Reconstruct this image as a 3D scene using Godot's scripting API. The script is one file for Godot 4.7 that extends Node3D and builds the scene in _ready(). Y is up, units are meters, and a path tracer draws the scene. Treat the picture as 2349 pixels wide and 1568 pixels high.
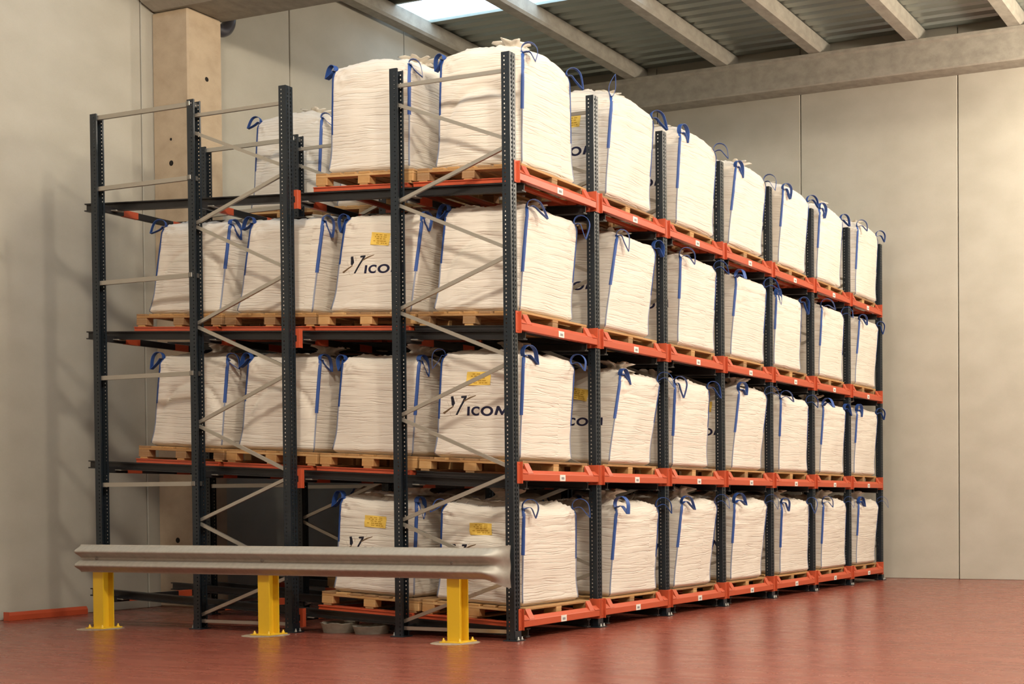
extends Node3D
# Bulk bags on a push-back pallet rack in a concrete warehouse.
# X runs along the rack front, -Z into the rack, Y up, metres.

const BAY := 1.5335
const RACK_H := 5.5
const ZS := [0.0, -1.317, -2.644, -3.896, -5.267]      # upright centres in depth
const BASE := [0.15, 1.56, 2.98, 4.38]                 # underside of the front pallet on each shelf
const SLOPE := 0.05
const PALLET_H := 0.140
const PITCH_Z := 1.23
var tilt := atan(SLOPE)
var M := {}
var rng := RandomNumberGenerator.new()
var noise := FastNoiseLite.new()
var taken := {}

# ---------------------------------------------------------------- mesh builder
class MB:
	var v := PackedVector3Array()
	var n := PackedVector3Array()
	var t := PackedVector2Array()
	var i := PackedInt32Array()
	func quad(a: Vector3, b: Vector3, c: Vector3, d: Vector3, uva := Vector2(0, 0), uvb := Vector2(1, 0), uvc := Vector2(1, 1), uvd := Vector2(0, 1)) -> void:
		var nn := (c - a).cross(d - b).normalized()
		var k := v.size()
		v.append_array(PackedVector3Array([a, b, c, d]))
		n.append_array(PackedVector3Array([nn, nn, nn, nn]))
		t.append_array(PackedVector2Array([uva, uvb, uvc, uvd]))
		i.append_array(PackedInt32Array([k, k + 2, k + 1, k, k + 3, k + 2]))
	func tri(a: Vector3, b: Vector3, c: Vector3) -> void:
		var nn := (b - a).cross(c - a).normalized()
		var k := v.size()
		v.append_array(PackedVector3Array([a, b, c]))
		n.append_array(PackedVector3Array([nn, nn, nn]))
		t.append_array(PackedVector2Array([Vector2(a.x, a.z), Vector2(b.x, b.z), Vector2(c.x, c.z)]))
		i.append_array(PackedInt32Array([k, k + 2, k + 1]))
	# smooth grid: pts[row][col], CCW seen from outside when cols run right and rows run up
	func grid(pts: Array, uvs: Array, wrap := false) -> void:
		var R := pts.size()
		var C: int = pts[0].size()
		var k := v.size()
		for r in R:
			for c in C:
				var l: Vector3 = pts[r][max(c - 1, 0)]
				var rr: Vector3 = pts[r][min(c + 1, C - 1)]
				if wrap and (c == 0 or c == C - 1):
					l = pts[r][C - 2]
					rr = pts[r][1]
				var dn: Vector3 = pts[max(r - 1, 0)][c]
				var up: Vector3 = pts[min(r + 1, R - 1)][c]
				v.append(pts[r][c])
				n.append((rr - l).cross(up - dn).normalized())
				t.append(uvs[r][c] if uvs.size() > 0 else Vector2(float(c) / (C - 1), float(r) / (R - 1)))
		for r in R - 1:
			for c in C - 1:
				var a := k + r * C + c
				i.append_array(PackedInt32Array([a, a + C + 1, a + 1, a, a + C, a + C + 1]))
	func into(m: ArrayMesh, mat: Material) -> ArrayMesh:
		if v.size() == 0:
			return m
		var arr := []
		arr.resize(Mesh.ARRAY_MAX)
		arr[Mesh.ARRAY_VERTEX] = v
		arr[Mesh.ARRAY_NORMAL] = n
		arr[Mesh.ARRAY_TEX_UV] = t
		arr[Mesh.ARRAY_INDEX] = i
		m.add_surface_from_arrays(Mesh.PRIMITIVE_TRIANGLES, arr)
		m.surface_set_material(m.get_surface_count() - 1, mat)
		return m
	func mesh(mat: Material) -> ArrayMesh:
		return into(ArrayMesh.new(), mat)

# bevelled box
func bbox(mb: MB, c: Vector3, s: Vector3, b := 0.004) -> void:
	var h := s * 0.5
	b = min(b, min(h.x, min(h.y, h.z)) * 0.5)
	var g := h - Vector3(b, b, b)
	# faces
	for ax in 3:
		for sg in [-1.0, 1.0]:
			var nrm := Vector3.ZERO
			nrm[ax] = sg
			var u := Vector3.ZERO
			var w := Vector3.ZERO
			u[(ax + 1) % 3] = g[(ax + 1) % 3]
			w[(ax + 2) % 3] = g[(ax + 2) % 3] * sg
			var o: Vector3 = c + nrm * h[ax]
			mb.quad(o - u - w, o + u - w, o + u + w, o - u + w)
	# edges
	for ax in 3:
		var a1 := (ax + 1) % 3
		var a2 := (ax + 2) % 3
		for s1 in [-1.0, 1.0]:
			for s2 in [-1.0, 1.0]:
				var e := Vector3.ZERO
				e[ax] = g[ax]
				var p := Vector3.ZERO
				p[a1] = h[a1] * s1
				p[a2] = g[a2] * s2
				var q := Vector3.ZERO
				q[a1] = g[a1] * s1
				q[a2] = h[a2] * s2
				edge(mb, c, p, q, e)
	for sx in [-1.0, 1.0]:
		for sy in [-1.0, 1.0]:
			for sz in [-1.0, 1.0]:
				var A := c + Vector3(h.x * sx, g.y * sy, g.z * sz)
				var B := c + Vector3(g.x * sx, h.y * sy, g.z * sz)
				var D := c + Vector3(g.x * sx, g.y * sy, h.z * sz)
				if sx * sy * sz > 0:
					mb.tri(A, B, D)
				else:
					mb.tri(A, D, B)

func edge(mb: MB, c: Vector3, p: Vector3, q: Vector3, e: Vector3) -> void:
	var n := (q - p).cross(e)
	if n.dot(p + q) > 0:
		mb.quad(c + p - e, c + q - e, c + q + e, c + p + e)
	else:
		mb.quad(c + q - e, c + p - e, c + p + e, c + q + e)

# closed profile (any winding) extruded: point = o + ux*p.x + uy*p.y, along w
func extrude(mb: MB, prof: PackedVector2Array, o: Vector3, ux: Vector3, uy: Vector3, w: Vector3, caps := true) -> void:
	var area := 0.0
	for k in prof.size():
		var a := prof[k]
		var b := prof[(k + 1) % prof.size()]
		area += a.x * b.y - b.x * a.y
	var flip := (area > 0) != (ux.cross(uy).dot(w) > 0)
	for k in prof.size():
		var a := prof[k]
		var b := prof[(k + 1) % prof.size()]
		var pa := o + ux * a.x + uy * a.y
		var pb := o + ux * b.x + uy * b.y
		if flip:
			mb.quad(pb, pa, pa + w, pb + w)
		else:
			mb.quad(pa, pb, pb + w, pa + w)
	if caps:
		var ix := Geometry2D.triangulate_polygon(prof)
		for k in range(0, ix.size(), 3):
			var A := o + ux * prof[ix[k]].x + uy * prof[ix[k]].y
			var B := o + ux * prof[ix[k + 1]].x + uy * prof[ix[k + 1]].y
			var C := o + ux * prof[ix[k + 2]].x + uy * prof[ix[k + 2]].y
			if (B - A).cross(C - A).dot(w) > 0:
				mb.tri(A, C, B)
				mb.tri(A + w, B + w, C + w)
			else:
				mb.tri(A, B, C)
				mb.tri(A + w, C + w, B + w)

# open path -> closed profile of a sheet of thickness t
func sheet(path: PackedVector2Array, t: float) -> PackedVector2Array:
	var out := PackedVector2Array()
	var back := PackedVector2Array()
	for k in path.size():
		var d := (path[min(k + 1, path.size() - 1)] - path[max(k - 1, 0)]).normalized()
		var nn := Vector2(-d.y, d.x)
		out.append(path[k] + nn * t * 0.5)
		back.append(path[k] - nn * t * 0.5)
	back.reverse()
	out.append_array(back)
	return out

# flat strap swept along points; wd = width direction
func strap(mb: MB, pts: Array, wd: Vector3, w: float, t := 0.004) -> void:
	var top := []
	var bot := []
	for k in pts.size():
		var d: Vector3 = (pts[min(k + 1, pts.size() - 1)] - pts[max(k - 1, 0)]).normalized()
		var nn := d.cross(wd).normalized() * t * 0.5
		top.append([pts[k] - wd * w * 0.5 + nn, pts[k] + wd * w * 0.5 + nn])
		bot.append([pts[k] + wd * w * 0.5 - nn, pts[k] - wd * w * 0.5 - nn])
	var uv := []
	for k in pts.size():
		uv.append([Vector2(0, k * 0.1), Vector2(1, k * 0.1)])
	mb.grid(bot, uv)
	mb.grid(top, uv)
	for k in pts.size() - 1:
		mb.quad(top[k][1], bot[k][0], bot[k + 1][0], top[k + 1][1])
		mb.quad(bot[k][1], top[k][0], top[k + 1][0], bot[k + 1][1])

func lathe(mb: MB, prof: PackedVector2Array, c: Vector3, seg := 24) -> void:
	var rows := []
	for p in prof:
		var row := []
		for k in seg + 1:
			var a := -TAU * k / seg
			row.append(c + Vector3(cos(a) * p.x, p.y, sin(a) * p.x))
		rows.append(row)
	mb.grid(rows, [], true)

# ---------------------------------------------------------------- nodes
func numbered(called: String) -> String:
	if not taken.has(called):
		taken[called] = 0
		return called
	taken[called] += 1
	return "%s_%03d" % [called, taken[called]]

func tag(o: Node, label := "", category := "", group := "", kind := "") -> Node:
	if label: o.set_meta("label", label)
	if category: o.set_meta("category", category)
	if group: o.set_meta("group", group)
	if kind: o.set_meta("kind", kind)
	return o

func thing(called: String, at: Vector3, label := "", category := "", group := "", kind := "") -> Node3D:
	var o := Node3D.new()
	o.name = numbered(called)
	add_child(o)
	o.position = at
	tag(o, label, category, group, kind)
	return o

func part(called: String, mesh: Mesh, parent: Node, at := Vector3.ZERO, rot := Vector3.ZERO) -> MeshInstance3D:
	var o := MeshInstance3D.new()
	o.name = called
	o.mesh = mesh
	o.position = at
	o.rotation = rot
	if parent == self:
		o.name = numbered(called)
	parent.add_child(o, true)
	return o

func box_mesh(s: Vector3, mat: Material, b := 0.004, off := Vector3.ZERO) -> ArrayMesh:
	var mb := MB.new()
	bbox(mb, off, s, b)
	return mb.mesh(mat)

# ---------------------------------------------------------------- materials
func std(c: Color, rough := 0.6, metal := 0.0) -> StandardMaterial3D:
	var m := StandardMaterial3D.new()
	m.albedo_color = c
	m.roughness = rough
	m.metallic = metal
	return m

func noise_img(w: int, h: int, fx: float, fy: float, lo: Color, hi: Color, seed_: int, fine := 0.35, pw := 1.0) -> ImageTexture:
	var a := FastNoiseLite.new()
	a.seed = seed_
	a.noise_type = FastNoiseLite.TYPE_SIMPLEX_SMOOTH
	a.frequency = 1.0
	a.fractal_octaves = 5
	var img := Image.create(w, h, false, Image.FORMAT_RGB8)
	var r := RandomNumberGenerator.new()
	r.seed = seed_
	# sample on a torus-free mirror so the tile edges meet
	for y in h:
		for x in w:
			var X := absf(x - w * 0.5) / w
			var Y := absf(y - h * 0.5) / h
			var q := a.get_noise_2d(X * fx, Y * fy) * 0.5 + 0.5
			q = clampf(q + (r.randf() - 0.5) * fine, 0.0, 1.0)
			img.set_pixel(x, y, lo.lerp(hi, pow(q, pw)))
	img.generate_mipmaps()
	return ImageTexture.create_from_image(img)

func tri_tex(m: StandardMaterial3D, tex: Texture2D, scale: float) -> StandardMaterial3D:
	m.albedo_texture = tex
	m.uv1_triplanar = true
	m.uv1_world_triplanar = true
	m.uv1_scale = Vector3(scale, scale, scale)
	return m

func wrinkle_normal() -> ImageTexture:
	var a := FastNoiseLite.new()
	a.seed = 11
	a.frequency = 1.0
	a.noise_type = FastNoiseLite.TYPE_SIMPLEX_SMOOTH
	a.fractal_type = FastNoiseLite.FRACTAL_NONE
	var b := FastNoiseLite.new()
	b.seed = 5
	b.frequency = 1.0
	var S := 640
	var img := Image.create(S, S, false, Image.FORMAT_RGB8)
	for y in S:
		for x in S:
			var X := float(x) / S
			var Y := float(y) / S
			var wob := b.get_noise_2d(X * 2.0, Y * 2.0) * 0.015
			var r := absf(a.get_noise_2d(X * 0.55, (Y + wob) * 15.0))
			var r2 := absf(a.get_noise_2d(X * 0.9 + 40.0, (Y + wob) * 27.0))
			var mask := clampf(0.55 + 0.9 * b.get_noise_2d(X * 2.2 + 9.0, Y * 3.5), 0.1, 1.0)
			var mask2 := clampf(0.5 + 1.2 * b.get_noise_2d(X * 3.2 + 29.0, Y * 4.5), 0.05, 1.0)
			# soft rolls with a sharp crease between them
			var hgt := 0.7 - 0.42 * mask * exp(-r * 9.0) - 0.24 * mask2 * exp(-r2 * 9.0)
			img.set_pixel(x, y, Color(hgt, hgt, hgt))
	img.bump_map_to_normal_map(9.0)
	img.generate_mipmaps()
	return ImageTexture.create_from_image(img)

# print on the bag: a mark of slanted strokes and the letters ICOM
func print_tex() -> ImageTexture:
	var S := 1024
	var img := Image.create(S, S, false, Image.FORMAT_RGB8)
	img.fill(Color.WHITE)
	var navy := Color(0.09, 0.09, 0.27)
	var dark := Color(0.07, 0.08, 0.18)
	var brown := Color(0.47, 0.38, 0.27)
	var grey := Color(0.72, 0.66, 0.58)
	var J := func(x: float, y: float) -> Vector2:
		return Vector2((-0.0357 + x / 2193.0) * S, (1.0 - (0.857 - y / 2742.0)) * S)
	var polys := [
		[dark, [410, 765, 478, 755, 532, 940, 486, 1025, 440, 975]],
		[brown, [200, 1190, 440, 1035, 486, 1000, 500, 1030, 255, 1222]],
		[dark, [678, 765, 700, 745, 832, 735, 820, 790, 700, 800]],
		[dark, [765, 790, 832, 740, 828, 790, 770, 900, 612, 1240, 562, 1236]],
		[brown, [735, 880, 900, 770, 1080, 712, 1060, 740, 930, 800, 790, 880]],
		[navy, [862, 1015, 928, 1015, 928, 1245, 862, 1245]],
		[navy, [1600, 1218, 1648, 985, 1710, 980, 1800, 1120, 1880, 975, 1945, 975, 1965, 1205, 1900, 1207, 1885, 1090, 1815, 1212, 1780, 1212, 1705, 1090, 1672, 1215]]]
	for pl in polys:
		var pts := PackedVector2Array()
		var lo := Vector2(9999, 9999)
		var hi := Vector2(-9999, -9999)
		for k in range(0, pl[1].size(), 2):
			var p: Vector2 = J.call(float(pl[1][k]), float(pl[1][k + 1]))
			pts.append(p)
			lo = lo.min(p)
			hi = hi.max(p)
		for y in range(int(lo.y) - 1, int(hi.y) + 2):
			for x in range(int(lo.x) - 1, int(hi.x) + 2):
				var cov := 0
				for q in 4:
					if Geometry2D.is_point_in_polygon(Vector2(x + 0.25 + 0.5 * (q & 1), y + 0.25 + 0.5 * (q >> 1)), pts):
						cov += 1
				if cov > 0 and x >= 0 and y >= 0 and x < S and y < S:
					img.set_pixel(x, y, img.get_pixel(x, y).lerp(pl[0], cov / 4.0))
	# rings: C (open to the right) and O
	for rg in [[1112.0, 1125.0, 142.0, 122.0, 62.0, 52.0, true], [1396.0, 1120.0, 168.0, 128.0, 72.0, 52.0, false]]:
		var c: Vector2 = J.call(rg[0], rg[1])
		var ro := Vector2(rg[2] / 2193.0 * S, rg[3] / 2742.0 * S)
		var ri := Vector2((rg[2] - rg[4]) / 2193.0 * S, (rg[3] - rg[5]) / 2742.0 * S)
		for y in range(int(c.y - ro.y) - 1, int(c.y + ro.y) + 2):
			for x in range(int(c.x - ro.x) - 1, int(c.x + ro.x) + 2):
				var cov := 0
				for q in 4:
					var d := Vector2(x + 0.25 + 0.5 * (q & 1), y + 0.25 + 0.5 * (q >> 1)) - c
					if (d / ro).length() < 1.0 and (d / ri).length() > 1.0 and not (rg[6] and d.x > ro.x * 0.55):
						cov += 1
				if cov > 0:
					img.set_pixel(x, y, img.get_pixel(x, y).lerp(navy, cov / 4.0))
	# thin outlines of the mark
	for ln in [[540, 760, 575, 890, 590, 815, 680, 815], [395, 1150, 430, 1260, 490, 1310, 560, 1245], [670, 1190, 790, 930], [310, 900, 350, 960, 380, 1060], [750, 685, 910, 690, 840, 790]]:
		for k in range(0, ln.size() - 2, 2):
			var a: Vector2 = J.call(float(ln[k]), float(ln[k + 1]))
			var b: Vector2 = J.call(float(ln[k + 2]), float(ln[k + 3]))
			var steps := int(a.distance_to(b)) + 1
			for s in steps:
				var p := a.lerp(b, float(s) / steps)
				for dx in 3:
					img.set_pixel(clampi(int(p.x) + dx, 0, S - 1), clampi(int(p.y), 0, S - 1), grey)
	img.generate_mipmaps()
	return ImageTexture.create_from_image(img)

func note_tex() -> ImageTexture:
	var img := Image.create(96, 56, false, Image.FORMAT_RGB8)
	img.fill(Color(0.91, 0.77, 0.36))
	var r := RandomNumberGenerator.new()
	r.seed = 3
	for row in [8, 17, 26, 36, 45]:
		var x := 12 + r.randi_range(0, 20)
		while x < 80:
			var w := r.randi_range(5, 16)
			img.fill_rect(Rect2i(x, row, min(w, 84 - x), 4), Color(0.70, 0.54, 0.14))
			x += w + r.randi_range(3, 8)
	return ImageTexture.create_from_image(img)

func floor_tex() -> ImageTexture:
	var S := 2048
	var a := FastNoiseLite.new()
	a.seed = 21
	a.frequency = 1.0
	a.fractal_octaves = 4
	var img := Image.create(S, S, false, Image.FORMAT_RGB8)
	var lo := Color(0.45, 0.225, 0.18)
	var hi := Color(0.57, 0.315, 0.25)
	var half := Image.create(512, 512, false, Image.FORMAT_RGB8)
	for y in 512:
		for x in 512:
			var X := absf(x - 256.0) / 512.0
			var Y := absf(y - 256.0) / 512.0
			var q := 0.5 + 0.22 * a.get_noise_2d(X * 7.0, Y * 7.0) + 0.3 * a.get_noise_2d(X * 60.0, Y * 5.0 + 50.0) + 0.10 * a.get_noise_2d(X * 16.0 + 80.0, Y * 90.0)
			half.set_pixel(x, y, lo.lerp(hi, clampf(q, 0.0, 1.0)))
	half.resize(S, S, Image.INTERPOLATE_CUBIC)
	img.copy_from(half)
	# tyre scuffs and scratches, pale
	var r := RandomNumberGenerator.new()
	r.seed = 77
	for k in 1500:
		var p := Vector2(r.randf() * S, r.randf() * S)
		var ang := r.randfn(0.1, 0.3) + (PI / 2 if r.randf() < 0.65 else 0.0)
		var bend := r.randfn(0.0, 0.004)
		var len := r.randi_range(20, 240)
		var w := 1 if r.randf() < 0.8 else 3
		var st := r.randf_range(0.08, 0.38) * (0.5 if w > 1 else 1.0)
		var col := Color(0.80, 0.62, 0.54) if r.randf() < 0.85 else Color(0.33, 0.14, 0.11)
		for s in len:
			ang += bend
			p += Vector2(cos(ang), sin(ang))
			var fade := st * sin(PI * s / len)
			for dy in w:
				var xi := posmod(int(p.x), S)
				var yi := posmod(int(p.y) + dy, S)
				img.set_pixel(xi, yi, img.get_pixel(xi, yi).lerp(col, fade))
	img.generate_mipmaps()
	return ImageTexture.create_from_image(img)

func make_materials() -> void:
	var wn := wrinkle_normal()
	var cloth := std(Color(0.87, 0.84, 0.795), 0.75)
	cloth.normal_enabled = true
	cloth.normal_texture = wn
	cloth.normal_scale = 1.0
	M.cloth = cloth
	var pr := std(Color(0.87, 0.84, 0.795), 0.75)
	pr.albedo_texture = print_tex()
	pr.normal_enabled = true
	pr.normal_texture = wn
	pr.normal_scale = 1.0
	M.printed = pr
	M.liner = std(Color(0.80, 0.77, 0.72), 0.45)
	M.strap = std(Color(0.17, 0.31, 0.58), 0.55)
	M.seam = std(Color(0.55, 0.58, 0.66), 0.7)
	M.note = std(Color.WHITE, 0.8)
	M.note.albedo_texture = note_tex()
	M.steel_blue = std(Color(0.10, 0.135, 0.165), 0.36)
	M.orange = std(Color(0.72, 0.31, 0.19), 0.42)
	M.zinc = std(Color(0.70, 0.68, 0.64), 0.36, 0.65)
	M.rail = std(Color(0.16, 0.155, 0.16), 0.4, 0.3)
	M.yellow = std(Color(0.86, 0.70, 0.16), 0.33)
	M.guard = tri_tex(std(Color(1, 1, 1), 0.5, 0.25), noise_img(256, 256, 10, 10, Color(0.62, 0.60, 0.56), Color(0.73, 0.71, 0.67), 4, 0.1), 1.5)
	M.label = std(Color(0.88, 0.87, 0.84), 0.6)
	M.ink = std(Color(0.55, 0.54, 0.55), 0.7)
	M.bolt = std(Color(0.55, 0.54, 0.52), 0.4, 0.8)
	M.wood = []
	for k in 4:
		var lo: Color = [Color(0.62, 0.45, 0.25), Color(0.68, 0.50, 0.28), Color(0.54, 0.39, 0.23), Color(0.73, 0.56, 0.34)][k]
		var w := std(Color.WHITE, 0.75)
		w.albedo_texture = noise_img(128, 128, 3, 26, lo, lo.lightened(0.22), 30 + k, 0.15)
		w.uv1_triplanar = true
		w.uv1_scale = Vector3(1.7, 1.7, 1.7)
		M.wood.append(w)
	M.panel = tri_tex(std(Color.WHITE, 0.8), noise_img(512, 512, 5, 7, Color(0.685, 0.665, 0.61), Color(0.745, 0.728, 0.678), 8, 0.16), 0.22)
	M.concrete = tri_tex(std(Color.WHITE, 0.85), noise_img(512, 512, 9, 12, Color(0.575, 0.555, 0.51), Color(0.72, 0.70, 0.65), 9, 0.25), 0.4)
	M.column = tri_tex(std(Color.WHITE, 0.85), noise_img(512, 512, 7, 9, Color(0.68, 0.60, 0.50), Color(0.78, 0.705, 0.60), 12, 0.2), 0.4)
	M.joint = std(Color(0.42, 0.39, 0.33), 0.9)
	M.hole = std(Color(0.12, 0.10, 0.08), 0.9)
	M.roof = std(Color(0.62, 0.65, 0.62), 0.3, 0.4)
	M.pvc = std(Color(0.27, 0.26, 0.28), 0.3)
	M.tub = tri_tex(std(Color.WHITE, 0.85), noise_img(128, 128, 8, 8, Color(0.52, 0.49, 0.45), Color(0.66, 0.63, 0.57), 14, 0.2), 2.0)
	M.grout = tri_tex(std(Color.WHITE, 0.9), noise_img(128, 128, 9, 9, Color(0.52, 0.45, 0.38), Color(0.68, 0.62, 0.54), 15, 0.3), 2.0)
	var f := std(Color.WHITE, 0.3)
	f.albedo_texture = floor_tex()
	f.uv1_scale = Vector3(1, 1, 1)
	f.roughness_texture = noise_img(512, 512, 36, 5, Color(0.62, 0.62, 0.62), Color(1, 1, 1), 16, 0.05)
	f.roughness = 0.34
	M.floor = f
	var pane := std(Color(0.93, 0.97, 0.97, 0.18), 0.05)
	pane.transparency = BaseMaterial3D.TRANSPARENCY_ALPHA
	M.pane = pane
	var bulb := std(Color(1, 0.95, 0.85), 0.5)
	bulb.emission_enabled = true
	bulb.emission = Color(1.0, 0.93, 0.82)
	bulb.emission_energy_multiplier = 4.0
	M.bulb = bulb

# ---------------------------------------------------------------- camera, light
func look() -> void:
	var cam := Camera3D.new()
	cam.name = "camera"
	add_child(cam)
	var f := 3222.13
	cam.projection = Camera3D.PROJECTION_FRUSTUM
	cam.near = 0.1
	cam.far = 200.0
	cam.size = 0.1 * 1568.0 / f
	cam.frustum_offset = Vector2(0.1 * (1174.5 - 1800.0) / f, 0.1 * (1212.98 - 784.0) / f)
	var ry := Basis(Vector3.UP, -1.1765)
	var rx := Basis(Vector3.RIGHT, -0.0195)
	var rz := Basis(Vector3.BACK, -0.0058)
	cam.transform = Transform3D(ry * rx * rz, Vector3(-11.2128, 1.2954, 7.3998))
	cam.current = true
	var we := WorldEnvironment.new()
	we.name = "world"
	var env := Environment.new()
	env.background_mode = Environment.BG_SKY
	var sky := Sky.new()
	var sm := ProceduralSkyMaterial.new()
	sm.sky_top_color = Color(0.74, 0.84, 0.93)
	sm.sky_horizon_color = Color(0.85, 0.92, 0.98)
	sm.ground_bottom_color = Color(0.35, 0.34, 0.32)
	sm.ground_horizon_color = Color(0.6, 0.6, 0.6)
	sm.energy_multiplier = 13.0
	sky.sky_material = sm
	env.sky = sky
	env.tonemap_mode = Environment.TONE_MAPPER_LINEAR
	env.tonemap_exposure = 0.655
	env.sdfgi_enabled = true
	env.ssao_enabled = true
	env.ssil_enabled = true
	we.environment = env
	add_child(we)

func lamps() -> void:
	# high-bay lamps hung over the aisles, out of the frame
	var spots := [[-5.0, 5.6, 44.0], [0.2, 7.3, 50.0], [4.6, 7.3, 34.0], [9.2, 5.6, 44.0], [-5.0, 0.51, 42.0], [-10.5, 3.9, 12.0], [-10.5, 9.0, 16.0], [4.6, 12.4, 18.0]]
	var where := ["over the corner of the two aisles", "over the aisle before the first bay", "over the aisle before the middle bays", "over the aisle near the end wall", "over the cross aisle beside the guard rail", "over the far side of the cross aisle", "over the open floor away from the rack", "over the far side of the front aisle"]
	for k in spots.size():
		var s = spots[k]
		var t := thing("high_bay_lamp", Vector3(s[0], 7.6, s[1]), "round-globed high-bay lamp " + where[k], "lamp", "high-bay lamps")
		var mb := MB.new()
		lathe(mb, PackedVector2Array([Vector2(0.06, 0.62), Vector2(0.10, 0.60), Vector2(0.12, 0.40), Vector2(0.14, 0.22), Vector2(0.15, 0.20), Vector2(0.14, 0.205), Vector2(0.10, 0.37)]), Vector3.ZERO)
		part("reflector", mb.mesh(M.zinc), t)
		mb = MB.new()
		bbox(mb, Vector3(0, 0.897, 0), Vector3(0.02, 0.594, 0.02), 0.002)
		part("rod", mb.mesh(M.zinc), t)
		mb = MB.new()
		var pr := PackedVector2Array()
		for j in 13:
			var a := -PI / 2 + PI * j / 12.0
			pr.append(Vector2(max(0.001, cos(a) * 0.22), sin(a) * 0.22 - 0.03))
		lathe(mb, pr, Vector3.ZERO)
		part("globe", mb.mesh(M.bulb), t)
		var l := OmniLight3D.new()
		l.name = "light"
		l.light_color = Color(1.0, 0.945, 0.865)
		l.light_energy = s[2]
		l.light_size = 0.3
		l.omni_range = 60.0
		l.omni_attenuation = 2.0
		l.shadow_enabled = true
		l.position = Vector3(0, -0.03, 0)
		t.add_child(l)

# ---------------------------------------------------------------- the hall
const ROOM := [-18.0, 11.3, -6.9, 16.0]     # x0 x1 z0 z1
func hall() -> void:
	# floor
	var mb := MB.new()
	var x0: float = ROOM[0] - 0.3
	var x1: float = ROOM[1] + 0.3
	var z0: float = ROOM[2] - 0.3
	var z1: float = ROOM[3] + 0.3
	var k := 1.0 / 7.0
	mb.quad(Vector3(x0, 0, z1), Vector3(x1, 0, z1), Vector3(x1, 0, z0), Vector3(x0, 0, z0), Vector2(x0, z1) * k, Vector2(x1, z1) * k, Vector2(x1, z0) * k, Vector2(x0, z0) * k)
	mb.quad(Vector3(x0, -0.2, z0), Vector3(x1, -0.2, z0), Vector3(x1, -0.2, z1), Vector3(x0, -0.2, z1))
	for e in [[Vector3(x0, 0, z1), Vector3(x1, 0, z1)], [Vector3(x1, 0, z1), Vector3(x1, 0, z0)], [Vector3(x1, 0, z0), Vector3(x0, 0, z0)], [Vector3(x0, 0, z0), Vector3(x0, 0, z1)]]:
		var dn := Vector3(0, -0.2, 0)
		mb.quad(e[0] + dn, e[1] + dn, e[1], e[0])
	tag(part("floor", mb.mesh(M.floor), self), "glossy red-painted warehouse floor with pale scuffs", "", "", "structure")

	# walls of vertical precast panels with open joints
	var H := 9.3
	var wb := thing("wall_back", Vector3.ZERO, "beige precast concrete panel wall behind the rack", "", "", "structure")
	wall(wb, true, ROOM[2], [-18.45, -15.83, -13.21, -10.59, -7.97, -5.35, -0.49 - 2.62 + 0.38, -0.49, 2.13, 4.79, 7.39, 9.99, 11.35], H, -1.0)
	var wr := thing("wall_right", Vector3.ZERO, "pale grey precast concrete panel wall beyond the rack", "", "", "structure")
	wall(wr, false, ROOM[1], [-6.95, -4.40, -1.63, 1.15, 3.93, 6.71, 9.49, 12.27, 16.05], H, 1.0)
	var wl := thing("wall_left", Vector3.ZERO, "far concrete wall across the hall", "", "", "structure")
	wall(wl, false, ROOM[0], [-6.95, -3.2, 0.6, 4.4, 8.2, 12.0, 16.05], H, -1.0)
	var wf := thing("wall_front", Vector3.ZERO, "concrete wall on the far side of the aisle", "", "", "structure")
	wall(wf, true, ROOM[3], [-18.05, -14.0, -10.0, -6.0, -2.0, 2.0, 6.0, 11.35], H, 1.0)

	# column at the back wall and the beam it carries
	var c := thing("concrete_column", Vector3(2.59, 0, -6.6), "square beige concrete column standing against the back wall", "column")
	mb = MB.new()
	bbox(mb, Vector3(0, 3.77, 0), Vector3(0.57, 7.54, 0.6), 0.02)
	part("shaft", mb.mesh(M.column), c)
	for h in [Vector3(-0.286, 5.62, 0.0), Vector3(-0.286, 5.92, 0.0), Vector3(-0.286, 0.85, 0.02)]:
		socket(c, h, Vector3(0, 0, PI / 2), 0.035 if h.y < 5.8 else 0.018)
	socket(c, Vector3(0.02, 6.72, 0.301), Vector3(PI / 2, 0, 0), 0.03)
	var bm := thing("concrete_beam", Vector3(2.5, 7.55, 4.5), "long grey concrete roof beam resting on the wall column", "beam")
	mb = MB.new()
	extrude(mb, PackedVector2Array([Vector2(-0.22, 0), Vector2(0.43, 0), Vector2(0.45, 0.02), Vector2(0.45, 1.25), Vector2(-0.45, 1.25), Vector2(-0.45, 0.1), Vector2(-0.40, 0.06)]), Vector3(0, 0, -11.35), Vector3.RIGHT, Vector3.UP, Vector3(0, 0, 22.7))
	part("beam_body", mb.mesh(M.concrete), bm)
	var br := thing("concrete_beam", Vector3(11.05, 8.27, 4.5), "grey concrete edge beam along the top of the end wall", "beam")
	mb = MB.new()
	extrude(mb, PackedVector2Array([Vector2(-0.16, 0), Vector2(0.245, 0), Vector2(0.245, 0.52), Vector2(-0.22, 0.52), Vector2(-0.22, 0.47), Vector2(-0.18, 0.44), Vector2(-0.18, 0.02)]), Vector3(0, 0, -11.35), Vector3.RIGHT, Vector3.UP, Vector3(0, 0, 22.7))
	part("beam_body", mb.mesh(M.concrete), br)
	# rear ledge purlin + purlins along X
	var zs := [-6.68, -4.69, -2.90, -1.19, 0.51, 2.2, 3.9, 5.6, 7.3, 9.0, 10.7, 12.4, 14.1]
	var names := ["against the back wall", "first out from the back wall", "second out from the back wall", "third out from the back wall", "fourth out from the back wall", "fifth out from the back wall", "sixth out from the back wall", "seventh out from the back wall", "eighth out from the back wall", "ninth out from the back wall", "tenth out from the back wall", "eleventh out from the back wall", "twelfth out from the back wall"]
	mb = MB.new()
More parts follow.
